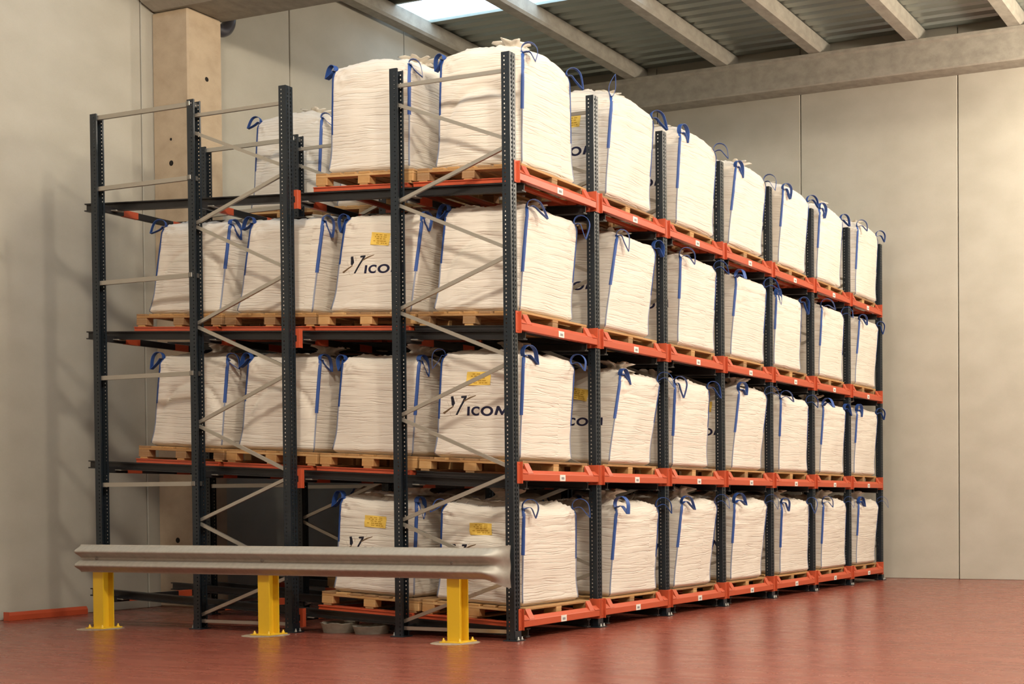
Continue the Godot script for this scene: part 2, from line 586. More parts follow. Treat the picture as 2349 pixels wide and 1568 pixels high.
	extrude(mb, PackedVector2Array([Vector2(-0.10, 0), Vector2(0.10, 0), Vector2(0.13, 0.04), Vector2(0.13, 0.24), Vector2(-0.13, 0.24), Vector2(-0.13, 0.04)]), Vector3(-14.6, 0, 0), Vector3(0, 0, 1), Vector3.UP, Vector3(29.2, 0, 0))
	var pm := mb.mesh(M.concrete)
	for q in zs.size():
		var p := thing("purlin", Vector3(-3.35, 8.795, zs[q]), "pale concrete roof purlin " + names[q], "purlin", "roof purlins")
		part("purlin_body", pm, p)
	# corrugated roof, with one translucent strip
	var ce := thing("ceiling", Vector3.ZERO, "galvanised corrugated steel roof on concrete purlins", "", "", "structure")
	var path := PackedVector2Array()
	var rib := 0.92 / 3.0
	for q in 3:
		var b := q * rib
		path.append_array(PackedVector2Array([Vector2(b, 0), Vector2(b + 0.17, 0), Vector2(b + 0.205, 0.06), Vector2(b + rib - 0.035, 0.06)]))
	path.append(Vector2(0.92, 0))
	mb = MB.new()
	extrude(mb, sheet(path, 0.004), Vector3(0, 0, -7.0), Vector3.RIGHT, Vector3.UP, Vector3(0, 0, 23.2))
	var sh := mb.mesh(M.roof)
	var strips := [26, 18, 10]
	mb = MB.new()
	bbox(mb, Vector3(0.46, 0, 4.6), Vector3(0.94, 0.006, 23.2), 0.001)
	var pane := mb.mesh(M.pane)
	var bar := box_mesh(Vector3(0.04, 0.05, 23.2), M.roof, 0.004, Vector3(0, -0.01, 4.6))
	var wn := 0
	for q in range(-2, 32):
		var xx := 6.72 + (q - 26) * 0.92
		if not (q in strips):
			part("roof_sheet", sh, ce, Vector3(xx, 9.05, 0))
	for q in strips:
		wn += 1
		var xx: float = 6.72 + (q - 26) * 0.92
		var w := thing("window_%d" % wn, Vector3(xx, 9.06, 0), "translucent white rooflight strip in the corrugated roof", "", "", "structure")
		part("pane", pane, w)
		part("frame_bar", bar, w)
		part("frame_bar", bar, w, Vector3(0.92, 0, 0))
	# drain elbow below the beam, behind the column
	var d := thing("drain_pipe", Vector3(3.16, 7.62, -6.6), "short dark grey plastic drain elbow beside the wall column", "pipe")
	mb = MB.new()
	var rows := []
	for j in 11:
		var a := j / 10.0 * PI / 2
		var ctr := Vector3(-0.04 + sin(a) * 0.2, 0.12 - cos(a) * 0.2, 0) if j > 0 else Vector3(-0.29, -0.08, 0)
		var dir := Vector3(cos(a), sin(a), 0)
		var up := Vector3(-sin(a), cos(a), 0)
		var row := []
		for s in 17:
			var g := -TAU * s / 16
			row.append(ctr + (up * cos(g) + Vector3(0, 0, 1) * sin(g)) * 0.085)
		rows.append(row)
		if j == 10:
			var r2 := []
			for s in 17:
				r2.append(row[s] + Vector3(0, 0.05, 0))
			rows.append(r2)
	mb.grid(rows, [], true)
	part("elbow", mb.mesh(M.pvc), d)

func socket(parent: Node3D, at: Vector3, rot: Vector3, r: float) -> void:
	var mb := MB.new()
	lathe(mb, PackedVector2Array([Vector2(r, 0.0005), Vector2(r * 0.94, 0.0025), Vector2(0.001, 0.0025)]), Vector3.ZERO, 16)
	part("socket_hole", mb.mesh(M.hole), parent, at, rot)

# vertical panels between the given joints; along_x walls sit at z = at, others at x = at; out = side the wall's back is on
func wall(t: Node3D, along_x: bool, at: float, joints: Array, H: float, out: float) -> void:
	var mb := MB.new()
	var a: float = joints[0]
	var b: float = joints[joints.size() - 1]
	if along_x:
		bbox(mb, Vector3((a + b) / 2, H / 2, at + out * 0.16), Vector3(b - a, H, 0.18), 0.002)
	else:
		bbox(mb, Vector3(at + out * 0.16, H / 2, (a + b) / 2), Vector3(0.18, H, b - a), 0.002)
	part("wall_core", mb.mesh(M.joint), t)
	for k in joints.size() - 1:
		var w: float = joints[k + 1] - joints[k] - 0.016
		var mid: float = (joints[k + 1] + joints[k]) * 0.5
		mb = MB.new()
		if along_x:
			bbox(mb, Vector3.ZERO, Vector3(w, H, 0.08), 0.008)
			part("panel", mb.mesh(M.panel), t, Vector3(mid, H / 2, at + out * 0.04))
		else:
			bbox(mb, Vector3.ZERO, Vector3(0.08, H, w), 0.008)
			part("panel", mb.mesh(M.panel), t, Vector3(at + out * 0.04, H / 2, mid))

# ---------------------------------------------------------------- rack
# sheet with square holes: rows of holes every 40 mm up the sheet
func holed(mb: MB, o: Vector3, u: Vector3, w: float, cols: Array, hw: float, hh: float, t: float, H: float) -> void:
	var nrm := u.cross(Vector3.UP).normalized()
	var back := -nrm * t
	var edges := [0.0]
	for c in cols:
		edges.append(c - hw / 2)
		edges.append(c + hw / 2)
	edges.append(w)
	for k in edges.size() - 1:
		var a: Vector3 = o + u * edges[k]
		var b: Vector3 = o + u * edges[k + 1]
		if k % 2 == 0:
			mb.quad(a, b, b + Vector3(0, H, 0), a + Vector3(0, H, 0))
			mb.quad(b + back, a + back, a + back + Vector3(0, H, 0), b + back + Vector3(0, H, 0))
		else:
			var y := 0.0
			var n := int(H / 0.04)
			var prev := 0.0
			for j in n + 1:
				var lo := j * 0.04 + 0.02 - hh / 2
				var hi := lo + hh
				if j == n:
					lo = H
				var p := Vector3(0, prev, 0)
				var q := Vector3(0, lo, 0)
				mb.quad(a + p, b + p, b + q, a + q)
				mb.quad(b + back + p, a + back + p, a + back + q, b + back + q)
				if j < n:
					var r := Vector3(0, hi, 0)
					mb.quad(a + q, b + q, b + q + back, a + q + back)
					mb.quad(b + r, a + r, a + r + back, b + r + back)
					mb.quad(a + q, a + q + back, a + r + back, a + r)
					mb.quad(b + q + back, b + q, b + r, b + r + back)
				prev = hi
	# top edge
	var e := Vector3(0, H, 0)
	mb.quad(o + e, o + u * w + e, o + u * w + e + back, o + e + back)

func upright_mesh() -> ArrayMesh:
	var mb := MB.new()
	var t := 0.003
	# web faces +z
	holed(mb, Vector3(-0.05, 0, 0.045), Vector3(1, 0, 0), 0.1, [0.03, 0.07], 0.014, 0.022, t, RACK_H)
	# flanges
	holed(mb, Vector3(0.05, 0, 0.045), Vector3(0, 0, -1), 0.09, [0.058], 0.013, 0.014, t, RACK_H)
	holed(mb, Vector3(-0.05, 0, -0.045), Vector3(0, 0, 1), 0.09, [0.032], 0.013, 0.014, t, RACK_H)
	# lips
	bbox(mb, Vector3(0.041, RACK_H / 2, -0.0435), Vector3(0.018, RACK_H, 0.003), 0.0005)
	bbox(mb, Vector3(-0.041, RACK_H / 2, -0.0435), Vector3(0.018, RACK_H, 0.003), 0.0005)
	# pressed rib down the middle of the web
	bbox(mb, Vector3(0, RACK_H / 2, 0.0465), Vector3(0.014, RACK_H, 0.006), 0.0025)
	return mb.mesh(M.steel_blue)

func c_profile(w: float, d: float, t: float) -> PackedVector2Array:
	# channel: back at y=0, open towards +y
	return PackedVector2Array([Vector2(-w / 2, 0), Vector2(w / 2, 0), Vector2(w / 2, d), Vector2(w / 2 - t, d), Vector2(w / 2 - t, t), Vector2(-w / 2 + t, t), Vector2(-w / 2 + t, d), Vector2(-w / 2, d)])

func brace_mesh(a: Vector3, b: Vector3, w: float, d: float, mat: Material) -> ArrayMesh:
	# both ends in the plane x = const; the channel's back faces -x
	var mb := MB.new()
	var dir := b - a
	var side := dir.cross(Vector3.LEFT).normalized()
	extrude(mb, c_profile(w, d, 0.004), a, side, Vector3.RIGHT, dir)
	return mb.mesh(mat)

func rack() -> void:
	var R := thing("pallet_rack", Vector3.ZERO, "dark blue steel push-back pallet rack with orange beams, seven bays wide and four shelves high", "pallet rack")
	var um := upright_mesh()
	var mb := MB.new()
	bbox(mb, Vector3(0, 0.005, 0.01), Vector3(0.15, 0.01, 0.16), 0.002)
	bbox(mb, Vector3(0, 0.05, 0.051), Vector3(0.104, 0.09, 0.006), 0.002)
	var foot := mb.mesh(M.steel_blue)
	mb = MB.new()
	lathe(mb, PackedVector2Array([Vector2(0.016, 0.01), Vector2(0.016, 0.022), Vector2(0.009, 0.024), Vector2(0.009, 0.042), Vector2(0.001, 0.043)]), Vector3(0, 0, 0.073), 10)
	var bolts := mb.mesh(M.bolt)
	# frame braces in depth
	var left := [5.16, 4.19, 3.15, 2.12, 1.10, 0.11]
	var right := [4.67, 3.65, 2.645, 1.60, 0.60]
	var diag := []
	var horiz := []
	for fr in 2:
		var zf: float = ZS[fr * 2] - 0.02
		var zb: float = ZS[fr * 2 + 1] + 0.02
		for k in 5:
			diag.append(brace_mesh(Vector3(-0.014, left[k], zb), Vector3(-0.014, right[k] + 0.02, zf), 0.034, 0.025, M.zinc))
			diag.append(brace_mesh(Vector3(-0.012, right[k] - 0.02, zf), Vector3(-0.012, left[k + 1] + 0.04, zb), 0.034, 0.025, M.zinc))
		horiz.append(brace_mesh(Vector3(-0.014, 5.34, zb), Vector3(-0.014, 5.34, zf), 0.034, 0.025, M.zinc))
		horiz.append(brace_mesh(Vector3(-0.014, 0.085, zb), Vector3(-0.014, 0.085, zf), 0.034, 0.025, M.zinc))
	var spacer := []
	for y in [5.46, 4.70, 3.69, 2.67, 1.52]:
		spacer.append(brace_mesh(Vector3(-0.03, y, ZS[4] + 0.0), Vector3(-0.03, y, ZS[3] - 0.03), 0.045, 0.03, M.zinc))
	var clampm := box_mesh(Vector3(0.112, 0.05, 0.05), M.bolt, 0.004)
	for i in 8:
		var x := i * BAY
		for k in 5:
			var turn := 0.0 if k == 0 or k == 2 else PI
			var u := part("upright", um, R, Vector3(x, 0.0, ZS[k] - 0.038 if turn == 0.0 else ZS[k]), Vector3(0, turn, 0))
			var fp := part("foot_plate", foot, u)
			part("anchor_bolt", bolts, u, Vector3(-0.03, 0, 0))
			part("anchor_bolt", bolts, u, Vector3(0.03, 0, 0))
		for dm in diag:
			part("diagonal_brace", dm, R, Vector3(x, 0, 0))
		for hm in horiz:
			part("horizontal_brace", hm, R, Vector3(x, 0, 0))
		for q in spacer.size():
			var s := part("spacer_bar", spacer[q], R, Vector3(x, 0, 0))
			part("clamp", clampm, s, Vector3(0, [5.46, 4.70, 3.69, 2.67, 1.52][q], ZS[3] - 0.028))
	# front beams
	mb = MB.new()
	var prof := PackedVector2Array([Vector2(0.045, 0.0), Vector2(0.10, 0.0), Vector2(0.104, 0.004), Vector2(0.104, 0.062), Vector2(0.100, 0.068), Vector2(0.066, 0.10), Vector2(0.045, 0.10)])
	extrude(mb, prof, Vector3(0.062, 0, -0.064), Vector3(0, 0, 1), Vector3.UP, Vector3(BAY - 0.124, 0, 0))
	var beam := mb.mesh(M.orange)
	# end connector: side plate + front flange
	mb = MB.new()
	bbox(mb, Vector3(0.058, 0.075, -0.02), Vector3(0.006, 0.205, 0.13), 0.002)
	bbox(mb, Vector3(0.031, 0.075, 0.0165), Vector3(0.054, 0.205, 0.006), 0.002)
	for y in [0.0, 0.16]:
		bbox(mb, Vector3(0.031, y, 0.021), Vector3(0.014, 0.014, 0.006), 0.003)
	var con_l := mb.mesh(M.orange)
	mb = MB.new()
	bbox(mb, Vector3(-0.058, 0.075, -0.02), Vector3(0.006, 0.205, 0.13), 0.002)
	bbox(mb, Vector3(-0.031, 0.075, 0.0165), Vector3(0.054, 0.205, 0.006), 0.002)
	for y in [0.0, 0.16]:
		bbox(mb, Vector3(-0.031, y, 0.021), Vector3(0.014, 0.014, 0.006), 0.003)
	var con_r := mb.mesh(M.orange)
	# entry guide: plate that rises backwards, with a gusset
	mb = MB.new()
	extrude(mb, PackedVector2Array([Vector2(0.098, 0.066), Vector2(0.103, 0.070), Vector2(0.050, 0.165), Vector2(0.045, 0.162)]), Vector3(0, 0, -0.064), Vector3(0, 0, 1), Vector3.UP, Vector3(0.085, 0, 0))
	extrude(mb, PackedVector2Array([Vector2(0.095, 0.068), Vector2(0.047, 0.160), Vector2(0.047, 0.098), Vector2(0.066, 0.098)]), Vector3(0.0, 0, -0.064), Vector3(0, 0, 1), Vector3.UP, Vector3(0.005, 0, 0))
	var guide := mb.mesh(M.orange)
	mb = MB.new()
	extrude(mb, PackedVector2Array([Vector2(0.106, 0.064), Vector2(0.110, 0.068), Vector2(0.062, 0.112), Vector2(0.058, 0.108)]), Vector3(0, 0, -0.064), Vector3(0, 0, 1), Vector3.UP, Vector3(0.09, 0, 0))
	var flap := mb.mesh(M.orange)
	var lab := box_mesh(Vector3(0.10, 0.062, 0.003), M.label, 0.001)
	var ink := MB.new()
	bbox(ink, Vector3(0, -0.003, 0.0012), Vector3(0.050, 0.024, 0.002), 0.0005)
	var inkm := ink.mesh(M.ink)
	for L in 4:
		var yb: float = [0.122, 1.508, 2.922, 4.328][L]
		for i in 7:
			var b := part("front_beam", beam, R, Vector3(i * BAY, yb, 0))
			part("connector", con_l, b)
			part("connector", con_r, b, Vector3(BAY, 0, 0))
			part("entry_guide", guide, b, Vector3(0.165, 0, 0))
			part("entry_guide", guide, b, Vector3(BAY - 0.25, 0, 0))
			part("end_flap", flap, b, Vector3(0.066, 0, 0))
			part("end_flap", flap, b, Vector3(BAY - 0.156, 0, 0))
			var lb := part("shelf_label", lab, b, Vector3(0.77, 0.034, 0.0415))
			lb.set_meta("label", "small white shelf label")
			part("label_print", inkm, b, Vector3(0.77, 0.034, 0.0422))
	# lane rails and the cross beams that carry them
	mb = MB.new()
	var rl := 5.66
	extrude(mb, PackedVector2Array([Vector2(-0.035, 0), Vector2(0.035, 0), Vector2(0.035, 0.012), Vector2(0.006, 0.014), Vector2(0.006, 0.072), Vector2(0.035, 0.074), Vector2(0.035, 0.086), Vector2(-0.035, 0.086), Vector2(-0.035, 0.074), Vector2(-0.006, 0.072), Vector2(-0.006, 0.014), Vector2(-0.035, 0.012)]), Vector3(0, -0.131, 0.03), Vector3.RIGHT, Vector3.UP, Vector3(0, 0, -rl))
	var rail := mb.mesh(M.rail)
	mb = MB.new()
	bbox(mb, Vector3(BAY / 2, 0, 0), Vector3(BAY - 0.105, 0.07, 0.045), 0.004)
	var cross := mb.mesh(M.rail)
	mb = MB.new()
	bbox(mb, Vector3.ZERO, Vector3(0.20, 0.074, 0.049), 0.003)
	var band := mb.mesh(M.orange)
	mb = MB.new()
	bbox(mb, Vector3(0.0, 0.0, 0.0), Vector3(0.006, 0.19, 0.10), 0.002)
	bbox(mb, Vector3(0.02, 0.0, 0.052), Vector3(0.045, 0.19, 0.006), 0.002)
	var plate := mb.mesh(M.orange)
	mb = MB.new()
	bbox(mb, Vector3(0.0, 0.0, 0.0), Vector3(0.006, 0.11, 0.08), 0.002)
	var plate2 := mb.mesh(M.rail)
	mb = MB.new()
	bbox(mb, Vector3.ZERO, Vector3(0.10, 0.012, 0.20), 0.002)
	var saddle := mb.mesh(M.zinc)
	for L in 4:
		for i in 7:
			var x := i * BAY
			for sx in [0.2, 1.33]:
				part("lane_rail", rail, R, Vector3(x + sx, BASE[L], -0.03), Vector3(tilt, 0, 0))
			for k in range(1, 5):
				var y: float = BASE[L] + SLOPE * -ZS[k] - 0.136
				var c := part("cross_beam", cross, R, Vector3(x, y, ZS[k]))
				part("orange_sleeve", band, c, Vector3(0.42, 0, 0))
				part("orange_sleeve", band, c, Vector3(BAY - 0.42, 0, 0))
				part("end_plate", plate if k == 2 else plate2, c, Vector3(0.056, 0.0, 0.0))
				part("rail_saddle", saddle, c, Vector3(0.2, -0.002, 0.0), Vector3(tilt, 0, 0))
				part("rail_saddle", saddle, c, Vector3(1.33, -0.002, 0.0), Vector3(tilt, 0, 0))

# ---------------------------------------------------------------- pallets and carts
var pallet_proto := []
var cart_proto := []
func make_pallets() -> void:
	for k in 3:
		var p := Node3D.new()
		var wd = M.wood
		var board := box_mesh(Vector3(1.2, 0.022, 0.135), wd[k], 0.003)
		var board2 := box_mesh(Vector3(1.2, 0.022, 0.135), wd[(k + 1) % 4], 0.003)
		var str_ := box_mesh(Vector3(0.10, 0.022, 1.2), wd[(k + 3) % 4], 0.003)
		var block := box_mesh(Vector3(0.10, 0.076, 0.145), wd[(k + 1) % 4], 0.004)
		var low := box_mesh(Vector3(1.2, 0.020, 0.10), wd[k], 0.003)
		for j in 7:
			var z := -0.5325 + j * 0.1775
			part("deck_board", board if (j * 3 + k) % 4 != 1 else board2, p, Vector3(0, 0.129, z))
		for sx in [-0.55, 0.0, 0.55]:
			part("stringer_board", str_, p, Vector3(sx, 0.107, 0))
			for sz in [-0.5275, 0.0, 0.5275]:
				part("block", block, p, Vector3(sx, 0.058, sz))
		for sz in [-0.5275, 0.0, 0.5275]:
			part("bottom_board", low, p, Vector3(0, 0.010, sz))
		pallet_proto.append(p)
	for k in 2:
		var mat: Material = [M.orange, M.rail][k]
		var c := Node3D.new()
		var mb := MB.new()
		extrude(mb, PackedVector2Array([Vector2(-0.04, 0), Vector2(0.04, 0), Vector2(0.04, 0.043), Vector2(-0.04, 0.043)]), Vector3(0, -0.0445, -0.61), Vector3.RIGHT, Vector3.UP, Vector3(0, 0, 1.16))
		extrude(mb, PackedVector2Array([Vector2(-0.05, 0.034), Vector2(0.05, 0.034), Vector2(0.05, 0.044), Vector2(-0.05, 0.044)]), Vector3(0, -0.0445, -0.61), Vector3.RIGHT, Vector3.UP, Vector3(0, 0, 1.16))
		var side := mb.mesh(mat)
		part("side_channel", side, c, Vector3(-0.565, 0, 0))
		part("side_channel", side, c, Vector3(0.565, 0, 0))
		var bar := box_mesh(Vector3(1.03, 0.034, 0.06), mat, 0.003)
		part("cross_bar", bar, c, Vector3(0, -0.024, -0.45))
		part("cross_bar", bar, c, Vector3(0, -0.024, 0.42))
		cart_proto.append(c)

const SHELF := ["bottom shelf", "second shelf up", "third shelf up", "top shelf"]
const ORD := ["first", "second", "third", "fourth", "fifth", "sixth", "seventh"]
const ROW := ["front row", "second row", "third row", "rear row"]

# ---------------------------------------------------------------- bags
# p: xl0 xl1 xr0 xr1 (left/right edge at bottom/top), z0 z1 (front/back at bottom), zl (lean), h, dome, sag, seed, arch
func corner(p: Dictionary, c: int, v: float) -> Vector3:
	var e := 0.022 * pow(maxf(0.0, 1.0 - v / 0.05), 2.0) + 0.045 * pow(maxf(0.0, (v - 0.9) / 0.1), 2.0)
	var bow: float = 0.004 * sin(PI * v) + 0.03 * pow(maxf(0.0, 1.0 - v / 0.3), 2.0) * smoothstep(0.0, 0.04, v)
	var xl: float = lerpf(p.xl0, p.xl1, v) + e - bow
	var xr: float = lerpf(p.xr0, p.xr1, v) - e + bow
	var zf: float = p.z0 + p.zl * v - e + bow
	var zb: float = p.z1 + p.zl * v + e - bow
	var y: float = v * p.h
	match c:
		0: return Vector3(xl, y, zf)
		1: return Vector3(xr, y, zf)
		2: return Vector3(xr, y, zb)
	return Vector3(xl, y, zb)

const FN := [Vector3(0, 0, 1), Vector3(1, 0, 0), Vector3(0, 0, -1), Vector3(-1, 0, 0)]
func fpos(p: Dictionary, f: int, u: float, v: float, off := 0.0) -> Vector3:
	var a := corner(p, f, v)
	var b := corner(p, (f + 1) % 4, v)
	var q := a.lerp(b, (u + 1.0) * 0.5)
	var cu := 1.0 - u * u
	var belly := sin(PI * pow(clampf(v, 0.0, 1.0), 0.62))
	var d: float = p.bulge * pow(cu, 0.75) * belly
	var so: float = p.seed * 7.31 + f * 13.7
	var up := smoothstep(0.35, 0.95, v)
	var edge_ := smoothstep(0.35, 0.95, absf(u))
	# creases: long horizontal folds, stronger near the top and by the seams
	var fold := noise.get_noise_3d(u * 0.55 + so, v * 9.0, 1.0)
	var fold2 := noise.get_noise_3d(u * 1.1 + so, v * 19.0, 7.0)
	d += (fold * 0.012 + fold2 * 0.008) * (0.25 + 0.85 * up) * (0.6 + 0.6 * edge_) * smoothstep(0.0, 0.08, v)
	d += noise.get_noise_3d(u * 0.8, v * 1.1, so) * 0.016 * cu
	if p.arch and f == 3:
		var r := Vector2((u - 0.05) / 0.92, (v - 0.14) / 0.54).length()
		d += 0.012 * smoothstep(1.06, 0.85, r) - 0.022 * exp(-pow((r - 1.06) / 0.07, 2.0)) * smoothstep(0.2, 0.5, v)
	# puckers where the loops pull the corners
	var rad := Vector2((1.0 - absf(u)) * 0.5, 1.0 - v).length()
	d += 0.010 * sin(atan2(1.0 - v, (1.0 - absf(u)) * 0.5) * 11.0 + so) * smoothstep(0.32, 0.04, rad) * smoothstep(0.0, 0.06, rad)
	var lim := smoothstep(0.0, 0.12, 1.0 - absf(u))
	q += FN[f] * (d * lim + off)
	var top := smoothstep(0.72, 1.0, v)
	q.y += -p.sag * cu * top + 0.012 * noise.get_noise_2d(u * 2.4 + so, 3.3) * cu * top
	return q

func bag_body(p: Dictionary, logo: bool, NU: int, NV: int) -> ArrayMesh:
	var am := ArrayMesh.new()
	var plain := MB.new()
	var pr := MB.new()
	var ring := []
	for f in 4:
		var rows := []
		var uvs := []
		var ru := 0.37 * fmod(p.seed * 1.7 + f * 0.61, 1.0)
		var rv := fmod(p.seed * 0.377 + f * 0.21, 1.0)
		if logo and f == 3:
			ru = 0.0
			rv = 0.0
		for r in NV + 1:
			var v := float(r) / NV
			var row := []
			var uv := []
			for c in NU + 1:
				var u := -1.0 + 2.0 * c / NU
				row.append(fpos(p, f, u, v))
				uv.append(Vector2(c / float(NU) + ru, 1.0 - v + rv))
			rows.append(row)
			uvs.append(uv)
		if logo and f == 3:
			pr.grid(rows, uvs)
		else:
			plain.grid(rows, uvs)
		ring.append(rows[NV])
	# top panel
	var ctr := Vector3.ZERO
	for f in 4:
		ctr += corner(p, f, 1.0) * 0.25
	ctr.y += p.dome
	var so: float = p.seed * 3.7
	var trow := []
	for r in NU + 1:
		var row := []
		for c in NU + 1:
			var s := -1.0 + 2.0 * c / NU
			var t := 1.0 - 2.0 * r / NU       # +1 = front
			var m := maxf(absf(s), absf(t))
			if m < 0.0001:
				row.append(ctr)
				continue
			var b: Vector3
			# boundary point in the same direction
			if absf(t) >= absf(s):
				var k := (s / m + 1.0) * 0.5 * NU
				b = ring_at(ring[0], k) if t > 0 else ring_at(ring[2], NU - k)
			else:
				var k := (t / m + 1.0) * 0.5 * NU
				b = ring_at(ring[3], k) if s < 0 else ring_at(ring[1], NU - k)
			var q := ctr.lerp(b, m)
			q.y += (1.0 - m) * m * p.dome * 1.3
			var cr := noise.get_noise_3d(s * 1.6 + so, t * 1.6, 2.0) * 0.030 + absf(noise.get_noise_3d(s * 3.4, t * 3.4 + so, 5.0)) * 0.035
			q.y += cr * smoothstep(1.0, 0.75, m)
			row.append(q)
		trow.append(row)
	plain.grid(trow, [])
	# underside
	plain.quad(corner(p, 3, 0), corner(p, 2, 0), corner(p, 1, 0), corner(p, 0, 0))
	plain.into(am, M.cloth)
	pr.into(am, M.printed)
	return am

func ring_at(r: Array, k: float) -> Vector3:
	var a := clampi(int(floor(k)), 0, r.size() - 1)
	var b := clampi(a + 1, 0, r.size() - 1)
	return r[a].lerp(r[b], k - a)

# webbing: lies on the corner from vlow to the top, then forms a loop
func bag_strap(p: Dictionary, c: int, vlow: float, dir: Vector3, bend: float, length: float, gap: float, droop: float) -> ArrayMesh:
	var mb := MB.new()
	var rows := []
	var fa := (c + 3) % 4
	for k in 15:
		var v := lerpf(vlow, 0.985, k / 14.0)
		var wa: float = 0.038 / 0.47 * 0.5
		var d: Vector3 = (FN[fa] + FN[c]).normalized() * 0.005
		var mid: Vector3 = corner(p, c, v) + d
		rows.append([fpos(p, fa, 1.0 - wa, v, 0.004), mid, fpos(p, c, -1.0 + wa, v, 0.004)])
	mb.grid(rows, [])
	var b0: Vector3 = corner(p, c, 0.97) + (FN[fa] + FN[c]).normalized() * 0.004
	var out := []
	var ret := []
	var pos := b0
	var N := 16
	for k in N + 1:
		var s := float(k) / N
		var th := PI / 2 - bend * smoothstep(-0.15, droop, s)
		var d := dir * cos(th) + Vector3.UP * sin(th)
		var nn := -dir * sin(th) + Vector3.UP * cos(th)
		var g := gap * sin(PI * pow(s, 0.75)) + 0.004 * (1.0 - s)
		out.append(pos + nn * g)
		ret.append(pos - nn * g)
		pos += d * (length / N)
	ret.reverse()
	out.append_array(ret)
	strap(mb, out, dir.cross(Vector3.UP).normalized(), 0.055, 0.004)
	return mb.mesh(M.strap)

func bag_seam(p: Dictionary, c: int, vhigh: float) -> ArrayMesh:
	var mb := MB.new()
	var fa := (c + 3) % 4
	var rows := []
	for k in 13:
		var v := lerpf(0.0, vhigh, k / 12.0)
		rows.append([fpos(p, fa, 0.978, v, 0.001), corner(p, c, v) + (FN[fa] + FN[c]).normalized() * 0.006, fpos(p, c, -0.978, v, 0.001)])
	mb.grid(rows, [])
	return mb.mesh(M.seam)

func bag_spout(p: Dictionary, rr: RandomNumberGenerator) -> ArrayMesh:
	var mb := MB.new()
	var ctr := Vector3((p.xl1 + p.xr1) * 0.5 + rr.randf_range(-0.12, 0.12), p.h + p.dome * 0.75, (p.z0 + p.z1) * 0.5 + p.zl + rr.randf_range(-0.1, 0.22))
	var hh: float = p.spout
	var lean := Vector3(rr.randf_range(-0.5, 0.5), 0, rr.randf_range(-0.2, 0.6))
	var rows := []
	var rad := [0.19, 0.14, 0.105, 0.09, 0.105, 0.13, 0.15, 0.13]
	var so := rr.randf() * 100.0
	for r in 8:
		var row := []
		var s := r / 7.0
		for k in 41:
			var a := -TAU * k / 40.0
			var ruf := 0.10 + 0.30 * s
			var q: float = rad[r] * (1.0 + ruf * sin(a * 7.0 + so + s * 2.0) + ruf * 1.2 * noise.get_noise_2d(cos(a) * 1.3 + so, sin(a) * 1.3 + s))
			var y := hh * s * (1.0 + 0.35 * noise.get_noise_2d(cos(a) * 1.1 + so, sin(a) * 1.1 + 30.0)) - hh * 0.35 * maxf(0.0, s - 0.75)
			row.append(ctr + Vector3(cos(a) * q, y, sin(a) * q) + lean * hh * s * s)
		rows.append(row)
	mb.grid(rows, [], true)
	# crumpled inside closes the mouth
	var inner := []
	for r in 4:
		var row := []
		for k in 41:
			row.append((rows[7][k] as Vector3).lerp(ctr + lean * hh + Vector3(0, hh * 0.7, 0), r / 3.0))
		inner.append(row)
	mb.grid(inner, [], true)
	return mb.mesh(M.liner)

func bag_note(p: Dictionary, u0: float, u1: float, v0: float, v1: float, skew: float) -> ArrayMesh:
	var mb := MB.new()
	var rows := []
	var uvs := []
	for r in 7:
		var row := []
		var uv := []
		for c in 9:
			var u := lerpf(u0, u1, c / 8.0)
			var v := lerpf(v0, v1, r / 6.0) - skew * (c / 8.0 - 0.5)
			row.append(fpos(p, 3, u * 2.0 - 1.0, v, 0.005 + 0.003 * sin(c * 0.9 + r)))
			uv.append(Vector2(c / 8.0, 1.0 - r / 6.0))
		rows.append(row)
		uvs.append(uv)
	mb.grid(rows, uvs)
	return mb.mesh(M.note)

func bag_node(p: Dictionary, logo: bool, note: bool, fine: bool) -> Node3D:
	var o := Node3D.new()
	var rr := RandomNumberGenerator.new()
	rr.seed = int(p.seed * 1000.0) + 17
	part("body", bag_body(p, logo, 26 if fine else 14, 52 if fine else 24), o)
	for c in 4:
		var vl := rr.randf_range(0.36, 0.52)
		var diag: Vector3 = ((FN[(c + 3) % 4] as Vector3) + (FN[c] as Vector3)).normalized()
		var dir := diag
		var bend := rr.randf_range(2.4, 3.1)
		var ln := rr.randf_range(0.24, 0.32)
		var droop := rr.randf_range(0.5, 0.95)
		if c == 0:
			var ang: float = [0.15, 0.9, 1.9, 0.5][rr.randi() % 4] + rr.randf_range(-0.2, 0.2)
			dir = Vector3(cos(ang), 0, sin(ang))
		elif c == 1:
			var ang: float = [0.3, 0.8, 1.3][rr.randi() % 3] + rr.randf_range(-0.2, 0.2)
			dir = Vector3(cos(ang), 0, sin(ang))
		elif c == 2:
			ln = 0.2
			droop = 0.25
			dir = -diag
		elif c == 3:
			ln *= 0.75
			droop = minf(droop, 0.45)
			dir = Vector3(rr.randf_range(-0.45, 0.2), 0, rr.randf_range(-1.0, -0.3)).normalized()
		if c < 2:
			droop = minf(droop, 0.75 if p.z0 > 0.49 else 0.4)
			if p.z0 < 0.49:
				ln *= 0.8
		if p.has("quiet"):
			ln = 0.2
			droop = 0.25
			dir = -diag
		if p.has("up") and c == p.up:
			bend = 0.25
			droop = 1.0
			ln = 0.24
		part("lifting_strap", bag_strap(p, c, vl, dir, bend, ln, rr.randf_range(0.03, 0.05), droop), o)
		part("corner_seam", bag_seam(p, c, vl), o)
	if p.spout > 0.0:
		part("spout", bag_spout(p, rr), o)
	if note:
		var n := part("paper_note", bag_note(p, 0.36 + rr.randf_range(-0.03, 0.03), 0.62, 0.69, 0.82, rr.randf_range(-0.02, 0.05)), o)
		n.set_meta("label", "yellow paper note with dark print")
	return o

